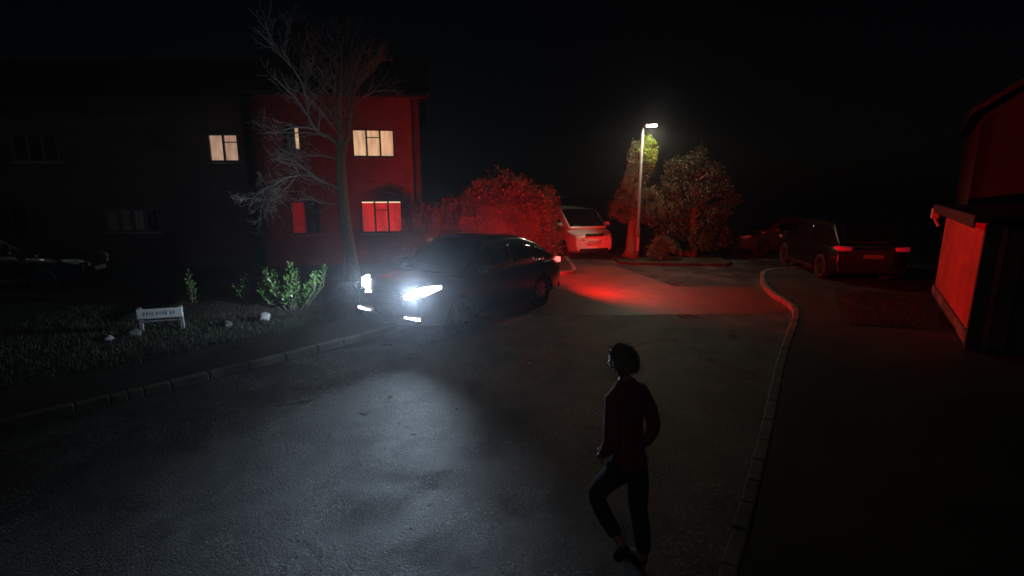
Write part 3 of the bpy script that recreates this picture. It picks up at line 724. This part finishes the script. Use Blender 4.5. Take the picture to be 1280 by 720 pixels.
    # lamps, laid round the nose and tail corners
    def corner(nm, rows, m, par=t, thick=.03):
        bm = B(); rr = []
        for x, y, z, h in rows:
            n = Vector((.5 * (1 if x > 0 else -1), .5 * (1 if y > 0 else -1), 0)).normalized() * thick
            p = Vector((x, y, z)); u = Vector((0, 0, h / 2))
            rr.append([p - u - n, p - u * .8 + n, p + u * .8 + n, p + u - n])
        loft(bm, rr); bmesh.ops.recalc_face_normals(bm, faces=bm.faces)
        return link(nm, bm, m, par, True)
    hz = P['hz']
    def noseY(x): return half(x)
    for s in (1, -1):
        rows = [(hl + .035, s * Wd * .42, hz - .08, .04), (hl + .02, s * Wd * .54, hz - .05, .16), (hl - .03, s * Wd * .7, hz - .01, .21), (hl - .12, s * (noseY(hl - .1) * .95), hz + .05, .17), (hl - .36, s * (noseY(hl - .36) * .995), hz + .11, .05)]
        hlp = corner('headlight', rows, M[P.get('head', 'lens')])
        if P.get('on'):
            # daytime strip round the rim of the lamp
            corner('light_strip', [(x + .02, y + s * .012, z - h * .36, .02) for x, y, z, h in rows[:4]], M['drl'], hlp, .02)
        if P.get('fog'):
            fg = corner('fog_light', [(hl + .085, s * Wd * .46, .45, .018), (hl + .075, s * Wd * .6, .45, .028), (hl + .055, s * Wd * .72, .45, .05), (hl + .03, s * Wd * .8, .455, .055)], M['drl'])
        tr_ = P.get('tail', 'tailoff'); tz = P['tz']
        tl = corner('tail_light', [(-hl - .035, s * Wd * .56, tz, .1), (-hl - .03, s * Wd * .74, tz, .13), (-hl + .02, s * (half(-hl + .05) * .97), tz + .01, .14), (-hl + .14, s * (half(-hl + .14) * .99), tz + .03, .06)], M[tr_])
        # mirrors
        bm = B(); mx = xa - .42; box(bm, (mx, s * (Wd + .1), belt + .1), (.14, .24, .15), 0, .04); box(bm, (mx + .01, s * (Wd - .02), belt + .03), (.06, .16, .05), 0, .01)
        mi = link('mirror', bm, paint, t, True)
        if P.get('on'):
            bm = B(); box(bm, (mx + .07, s * (Wd + .15), belt + .08), (.02, .1, .025), 0, .005); link('repeater', bm, M['chrome'], mi)
        # doors' handles
        for hx in P.get('handles', (.1, -.85)):
            bm = B(); box(bm, (hx, s * (Wd + .005), belt - .14), (.2, .03, .03), 0, .01); link('door_handle', bm, paint, t)
        bm = B(); box(bm, (0, s * (Wd - .015), zb + .05), (P['axles'][0] - P['axles'][1] - 2 * wr - .14, .07, .12), 0, .02); link('sill_trim', bm, M['blk'], t)
    bm = B(); gw = Wd * .8
    gh = P.get('gh', .26); gz = P.get('gz', hz - .12); box(bm, (hl + .035, 0, gz), (.05, gw, gh), 0, .02); gr = link('grille', bm, M['blk'], t)
    bm = B()
    for k in range(P.get('bars', 5)): box(bm, (hl + .065, 0, gz - gh * .38 + k * .05), (.015, gw * .94, .014))
    link('grille_bar', bm, M['chrome'] if P.get('chrome') else M['blk'], gr)
    bm = B(); box(bm, (hl + .03, 0, .36), (.05, Wd * 1.3, .12), 0, .02); link('air_intake', bm, M['blk'], t)
    bm = B(); box(bm, (hl + .072, 0, P.get('plz', .5)), (.012, .52, .11), 0, .004); link('number_plate', bm, M['plate'], t)
    bm = B(); box(bm, (-hl - .062, 0, tz - .2), (.012, .52, .11), 0, .004); link('number_plate', bm, M['plateY'], t)
    bm = B(); box(bm, (-hl - .03, 0, .4), (.08, Wd * 1.75, .18), 0, .04); link('rear_bumper', bm, M['blk'], t)
    if P.get('rails'):
        for s in (1, -1):
            bm = B(); tube(bm, [(xb_ - .2, s * wt * .88, zr + .0), (xb_ - .35, s * wt * .88, zr + .055), (xc + .3, s * wt * .88, zr + .055), (xc + .12, s * wt * .88, zr - .0)], [.014] * 4, 6); link('roof_rail', bm, M['blk'], t, True)
    return t
def lamp(name, kind, loc, energy, color, parent=None, rot=(0, 0, 0), **k):
    d = bpy.data.lights.new(name, kind); d.energy = energy; d.color = color
    for a, v in k.items(): setattr(d, a, v)
    o = bpy.data.objects.new(name, d); COL.objects.link(o); o.location = loc; o.rotation_euler = rot; o.parent = parent; return o

SUV = dict(L=4.75, W=1.96, zr=1.68, belt=1.06, wr=.37, zb=.24, paint='paint', tops=[(-2.4, .98), (-1.9, 1.05), (.6, 1.07), (1.2, 1.02), (2.0, .95), (2.4, .82)],
           cab=(1.25, .45, -1.55, -2.25), axles=(1.45, -1.4), wins=[(-.35, .62), (-1.3, -.42), (-1.78, -1.37)], hz=.84, tz=.98)
P = dict(SUV, W=2.14, L=4.7, rz=1.1, cab=(1.3, .42, -.85, -2.2), wins=[(-.35, .58), (-1.2, -.42), (-1.62, -1.27)], zr=1.72, hz=.9, tz=1.0, tops=[(-2.4, 1.0), (-1.9, 1.08), (.6, 1.1), (1.2, 1.06), (2.0, 1.0), (2.4, .88)], belt=1.09, head='headlit', tail='taillit', on=True, fog=True, rails=True, trim=True, cat='car')
CARX, CARY, CARH = -.95, 11.35, math.atan2(-.81, -.585)
car = vehicle('dark_car', 'black sport utility car with blazing headlamps turning across the road', (CARX, CARY, 0), CARH, P)
HC = (.62, .8, 1)
for s in (1, -1):     # local +y is the lamp nearer the camera
    near = s > 0
    lamp('headlamp_beam', 'SPOT', (2.40, s * .76, .9), HEAD_W * (1.9 if near else .16), HC, car, (0, R(-90 + (4 if near else 7)), R(36 if near else -12)), spot_size=R(62 if near else 120), spot_blend=1, shadow_soft_size=.05)
    lamp('headlamp_spill', 'SPOT', (2.40, s * .73, .91), HEAD_W * (.5 if near else 3.4), HC, car, (0, R(-90 - 20), R(-30 if near else -60)), spot_size=R(168 if near else 120), spot_blend=.8, shadow_soft_size=.06)
    lamp('headlamp_core', 'SPOT', (2.40, s * .71, .91), HEAD_W * (4.6 if near else 1.5), HC, car, (0, R(-90 - 14), R(38)), spot_size=R(64), spot_blend=1, shadow_soft_size=.06)
    lamp('tail_glow', 'SPOT', (-2.56, s * .9, 1.0), TAIL_W * (1.35 if s > 0 else .8), (1, .012, .008), car, (0, R(90 + (21 if s > 0 else 8)), R(30 * s * -1)), spot_size=R(172), spot_blend=.8, shadow_soft_size=.06)

VAN = dict(L=4.6, W=1.9, zr=1.86, belt=1.18, wr=.33, zb=.22, paint='white', tops=[(-2.3, 1.18), (.9, 1.2), (1.5, 1.14), (2.1, 1.0), (2.3, .88)],
           cab=(1.75, .85, -2.2, -2.25), van=True, axles=(1.5, -1.35), wins=[(.15, .95)], hz=.84, tz=1.05, wt=.8, handles=(.1,), gh=.1, gz=.93, bars=1, plz=.66, alloy=0, chrome=True, cat='van')
vehicle('white_van', 'small white van beside the red hedge, its near headlamp reflecting red light', (2.45, 21.9, 0), R(-72), VAN)
PC = dict(SUV, alloy=0, paint='silver', L=4.3, W=1.76, zr=1.48, belt=.95, wr=.31, tops=[(-2.15, .9), (-1.7, .96), (.6, .97), (1.2, .92), (1.9, .84), (2.15, .72)], cab=(1.2, .4, -1.2, -2.0), axles=(1.3, -1.3), wins=[(-.3, .6), (-1.1, -.38)], hz=.7, tz=.86)
vehicle('silver_car', 'pale silver car parked far down the road right of the broad tree', (11.2, 21.6, 0), R(190), PC)
RC = dict(SUV, alloy=0, paint='paint', tail='tailreflect', L=4.5, W=2.02)
vehicle('parked_car', 'dark car parked facing away on the drive, two small red tail lamps showing', (10.3, 16.3, .1), R(82), RC)
PL = dict(PC, paint='paint')
vehicle('shadowed_car', 'barely visible dark car parked before the left house', (-13.6, 13.6, .1), R(12), PL)

# ------------------------------------------------------------------ street lamp
sl = thing('street_lamp', 'tall slim street lamp shining white beside the conifer', 'street lamp', (4.6, 18.75, .09))
bm = B(); tube(bm, [(0, 0, 0), (0, 0, 1.15), (0, 0, 1.22), (0, 0, 4.7)], [.085, .085, .055, .045], 14); link('column', bm, M['steel'], sl, True)
bm = B(); box(bm, (0, -.088, .6), (.09, .012, .5), 0, .004); link('access_door', bm, M['signpost'], sl)
bm = B(); tube(bm, [(0, 0, 4.68), (.05, -.05, 4.74), (.12, -.13, 4.76)], [.035, .03, .03], 10); link('bracket', bm, M['steel'], sl, True)
bm = B(); box(bm, (.22, -.24, 4.80), (.5, .2, .06), R(-47), .02); hd = link('lamp_head', bm, M['steel'], sl)
bm = B(); box(bm, (.24, -.26, 4.74), (.34, .15, .075), R(-47), .02); link('lamp_lens', bm, M['ledlit'], hd)
lamp('street_glow', 'SPOT', (.26, -.28, 4.67), LAMP_W, (1, .9, .62), sl, spot_size=R(174), spot_blend=.25, shadow_soft_size=.08)

# ------------------------------------------------------------------ street name sign
sg = thing('street_sign', 'low white street name sign on two grey posts at the corner verge', 'sign', (-6.72, 9.5, -.07), math.atan2(.3, .5) * .55)
for s in (-1, 1):
    bm = B(); box(bm, (s * .34, .0, .3), (.07, .05, .66), 0, .01); link('post', bm, M['signpost'], sg)
bm = B(); box(bm, (0, -.045, .51), (.76, .025, .19), 0, .01); pn = link('name_plate', bm, M['sign'], sg)
bm = B(); random.seed(3)
for z, xs_ in ((.535, (-.24, -.19, -.14, -.1, -.03, .02, .07, .12, .2, .25)),):
    for x in xs_: box(bm, (x, -.0595, z - .02), (random.uniform(.012, .03), .004, .07))
link('lettering', bm, M['signmark'], pn)
bm = B(); box(bm, (0, -.02, .36), (.6, .02, .03), 0, .004); link('rail', bm, M['signpost'], sg)

# stones edging the bed
def stone(loc, s, m, label, seed):
    bm = B(); bmesh.ops.create_icosphere(bm, subdivisions=3, radius=1)
    for v in bm.verts:
        q = v.co.copy(); k = 1 + .35 * noise.noise(q * 1.3 + Vector((seed * 3.1, 0, 0))) + .1 * noise.noise(q * 4 + Vector((seed, 0, 0)))
        v.co = Vector((q.x * s[0] * k, q.y * s[1] * k, max(-.35, q.z) * s[2] * k))
    o = link('rock', bm, m, loc=loc, smooth=True); o.rotation_euler = (0, 0, seed * 1.7); return tag(o, label, 'rock', 'rocks edging the planted bed')
stone((-7.25, 8.85, .12), (.1, .07, .06), M['rock'], 'small pale stone at the far left end of the planted bed', 1)
stone((-6.98, 9.05, .14), (.15, .1, .1), M['rockd'], 'larger grey rock just right of the small pale end stone', 2)
stone((-5.1, 10.2, .16), (.16, .12, .1), M['rock'], 'grey rock lying below the bright green shrub', 3)
stone((-5.65, 9.8, .12), (.16, .1, .08), M['rockd'], 'dull stone midway between the sign and the bright shrub', 5)

# ------------------------------------------------------------------ person, mid-stride, seen from behind
def skin(name, joints, edges, m, parent, root=0, sub=2):
    me = bpy.data.meshes.new(name); me.from_pydata([j[:3] for j in joints], edges, []); me.materials.append(m)
    o = bpy.data.objects.new(name, me); COL.objects.link(o)
    sk = o.modifiers.new('s', 'SKIN'); sk.use_smooth_shade = True
    for i, j in enumerate(joints):
        d = me.skin_vertices[0].data[i]; r = j[3]; d.radius = r if isinstance(r, tuple) else (r, r); d.use_root = (i == root)
    ss = o.modifiers.new('u', 'SUBSURF'); ss.levels = ss.render_levels = sub
    bpy.context.view_layer.update()
    m2 = bpy.data.meshes.new_from_object(o.evaluated_get(bpy.context.evaluated_depsgraph_get()))
    o.modifiers.clear(); o.data = m2; o.parent = parent
    for p in m2.polygons: p.use_smooth = True
    return o
# local frame: +y is where the person heads, +x their right
pe = thing('person', 'person in a maroon top and dark trousers striding towards the car, seen from behind', 'person', (.92, 3.36, 0), R(36))
pe.rotation_euler = (R(-5), R(-1.5), R(36))
# right leg (standing) on +x; left leg lifted
J = [(0, 0, .90, (.10, .085)),            # 0 pelvis
     (0, .01, 1.08, (.095, .075)), (0, .01, 1.25, (.105, .08)), (0, .0, 1.39, (.10, .07)), (0, .0, 1.46, .056), (0, .015, 1.54, .05),   # 1-5 spine, neck
     (.065, 0, .80, .082), (.078, .0, .64, .074), (.08, .01, .47, .056), (.08, -.02, .30, .053), (.08, -.03, .10, .04), (.08, .0, .05, .042), (.085, .12, .035, .036),   # 6-12 right leg
     (-.065, .04, .80, .082), (-.09, .16, .68, .072), (-.11, .27, .55, .056), (-.10, .18, .40, .052), (-.09, .06, .27, .04), (-.09, .02, .23, .042), (-.09, .05, .14, .036),   # 13-19 left leg
     (.14, 0, 1.375, .045), (.19, -.03, 1.26, .042), (.205, -.06, 1.10, .038), (.20, -.01, .99, .034), (.195, .05, .89, .026),     # 20-24 right arm
     (-.14, 0, 1.375, .045), (-.205, -.05, 1.26, .042), (-.262, -.08, 1.12, .038), (-.22, .02, 1.02, .034), (-.17, .11, .95, .026)]    # 25-29 left arm bent
E_ = [(0, 1), (1, 2), (2, 3), (3, 4), (4, 5), (0, 6), (6, 7), (7, 8), (8, 9), (9, 10), (10, 11), (11, 12), (0, 13), (13, 14), (14, 15), (15, 16), (16, 17), (17, 18), (18, 19),
      (3, 20), (20, 21), (21, 22), (22, 23), (23, 24), (3, 25), (25, 26), (26, 27), (27, 28), (28, 29)]
body = skin('body', J, E_, M['skin'], pe)
# clothes: the same limbs a little fuller
def sub(idx, grow, name, m):
    mp = {k: i for i, k in enumerate(idx)}
    jj = []
    for k in idx:
        r = J[k][3]; r = (r[0] + grow, r[1] + grow) if isinstance(r, tuple) else r + grow
        jj.append((*J[k][:3], r))
    return skin(name, jj, [(mp[a], mp[b]) for a, b in E_ if a in mp and b in mp], m, pe)
JK = [(0, .01, .80, (.150, .125)), (0, .01, .93, (.145, .12)), (0, .01, 1.09, (.135, .11)), (0, .01, 1.25, (.15, .115)), (0, 0, 1.38, (.13, .10)), (0, .0, 1.46, (.086, .08)), (0, .005, 1.51, (.074, .07)),
      (.145, 0, 1.37, .066), (.192, -.03, 1.26, .064), (.208, -.06, 1.10, .058), (.203, -.01, .99, .052), (.198, .04, .92, .046),
      (-.145, 0, 1.37, .066), (-.207, -.05, 1.26, .064), (-.262, -.08, 1.12, .058), (-.22, .02, 1.02, .052), (-.185, .08, .975, .046)]
skin('jacket', JK, [(0, 1), (1, 2), (2, 3), (3, 4), (4, 5), (5, 6), (4, 7), (7, 8), (8, 9), (9, 10), (10, 11), (4, 12), (12, 13), (13, 14), (14, 15), (15, 16)], M['top'], pe, root=2)
sub([0, 1, 6, 7, 8, 9, 10, 13, 14, 15, 16, 17], .016, 'trousers', M['legs'])
for pts in (((.08, -.05, .06, .048), (.083, .06, .045, .05), (.088, .16, .035, .042)), ((-.09, -.01, .24, .048), (-.09, .05, .15, .05), (-.09, .09, .07, .04))):
    skin('shoe', list(pts), [(0, 1), (1, 2)], M['shoe'], pe)
# hands: palm and five fingers
def hand(w, d, side, nm='hand'):
    w = Vector(w); d = Vector(d).normalized(); a = d.cross(Vector((side, 0, .2))).normalized(); n = a.cross(d) * side
    js = [(*w, .026), (*(w + d * .05), (.034, .018)), (*(w + d * .085), (.036, .016))]; es = [(0, 1), (1, 2)]
    o = skin(nm, js, es, M['skin'], pe)
    for i, (off, l) in enumerate(((.03, .068), (.01, .078), (-.01, .072), (-.03, .056))):
        p0 = w + d * .08 + a * off; p1 = w + d * .085 + d * l * .5 + a * off * 1.1 + n * .01; p2 = p1 + d * l * .3 + n * l * .3; p3 = p2 + d * l * .05 + n * l * .3
        skin('finger', [(*p0, .0095), (*p1, .009), (*p2, .0085), (*p3, .007)], [(0, 1), (1, 2), (2, 3)], M['skin'], o, sub=1)
    p0 = w + d * .03 + a * .028; p1 = p0 + d * .025 + a * .028 + n * .012; p2 = p1 + d * .03 + a * .008 + n * .016
    skin('thumb', [(*p0, .011), (*p1, .0105), (*p2, .008)], [(0, 1), (1, 2)], M['skin'], o, sub=1)
hand((.195, .05, .89), (0, .35, -.95), 1); hand((-.17, .11, .95), (.3, .6, -.6), -1)
# head turned a little to the left; hair over the back of it
hm = B(); bmesh.ops.create_uvsphere(hm, u_segments=28, v_segments=20, radius=1)
for v in hm.verts:
    x, y, z = v.co; jaw = max(0, -z)
    k = 1 - .32 * jaw ** 1.5
    v.co = Vector((x * .076 * k, y * .096 * (1 - .12 * jaw) + .012 * jaw, z * .118))
    if y > .86 and abs(x) < .25 and -.35 < z < .12: v.co.y += .02 * (1 - abs(x) / .25) * (1 - abs(z + .15) / .3)
HEADR = Matrix.Rotation(R(22), 4, 'Z')
hd_ = bpy.data.objects.new('head', bpy.data.meshes.new('head')); COL.objects.link(hd_); hm.to_mesh(hd_.data); hm.free(); hd_.data.materials.append(M['skin'])
for p in hd_.data.polygons: p.use_smooth = True
hd_.parent = pe; hd_.location = (0, .03, 1.62); hd_.rotation_euler = (R(-4), 0, R(22))
for s in (-1, 1):
    bm = B(); r = bmesh.ops.create_uvsphere(bm, u_segments=12, v_segments=8, radius=1); bmesh.ops.transform(bm, matrix=Matrix.Translation((s * .03, .087, .002)) @ Matrix.Diagonal((.012, .008, .007, 1)), verts=bm.verts); link('eye', bm, M['eye'], hd_, True)
    bm = B(); bmesh.ops.create_uvsphere(bm, u_segments=14, v_segments=10, radius=1); bmesh.ops.transform(bm, matrix=Matrix.Translation((s * .078, -.005, -.012)) @ Matrix.Rotation(R(20 * s), 4, 'Z') @ Matrix.Diagonal((.009, .018, .031, 1)), verts=bm.verts); link('ear', bm, M['skin'], hd_, True)
bm = B(); bmesh.ops.create_uvsphere(bm, u_segments=12, v_segments=8, radius=1); bmesh.ops.transform(bm, matrix=Matrix.Translation((0, .089, -.058)) @ Matrix.Diagonal((.022, .007, .006, 1)), verts=bm.verts); link('mouth', bm, M['lip'], hd_, True)
bm = B(); bmesh.ops.create_uvsphere(bm, u_segments=36, v_segments=26, radius=1)
dl = []
for v in bm.verts:
    x, y, z = v.co
    if (y > .35 and z < .45) or z < -.62: dl.append(v); continue
    k = 1 + .06 * noise.noise(v.co * 5) + .04 * noise.noise(v.co * 14)
    v.co = Vector((x * .088 * k, y * .106 * k - .004, z * .128 * k + .006))
bmesh.ops.delete(bm, geom=dl, context='VERTS')
hr = link('hair', bm, M['hair'], hd_, True); sm = hr.modifiers.new('s', 'SOLIDIFY'); sm.thickness = .014
hb_ = B()
for _ in range(4200):   # short tousled locks
    d = Vector((random.gauss(0, 1), random.gauss(-.3, 1), random.gauss(.3, 1))).normalized()
    if (d.y > .4 and d.z < .4) or d.z < -.6: continue
    p = Vector((d.x * .087, d.y * .105 - .004, d.z * .127 + .006)); q = (d * .5 + Vector((random.gauss(0, .5), random.gauss(0, .5), -.5))).normalized()
    a = q.cross(d)
    if a.length < .05: continue
    a.normalize(); hb_.faces.new([hb_.verts.new(k) for k in (p - a * .003, p + a * .003, p + q * random.uniform(.015, .042))])
link('hair_locks', hb_, M['hair'], hr)

# ------------------------------------------------------------------ night air
hz_m = bpy.data.materials.new('haze'); hz_m.use_nodes = True; nt = hz_m.node_tree; nt.nodes.clear()
out = nt.nodes.new('ShaderNodeOutputMaterial'); pv = nt.nodes.new('ShaderNodeVolumePrincipled')
pv.inputs['Color'].default_value = (.9, .92, 1, 1); pv.inputs['Density'].default_value = .0026; pv.inputs['Anisotropy'].default_value = .9
nt.links.new(pv.outputs[0], out.inputs['Volume'])
bm = B(); box(bm, (0, 20, 6), (184, 184, 14.2)); struct(link('haze', bm, hz_m), 'stuff')
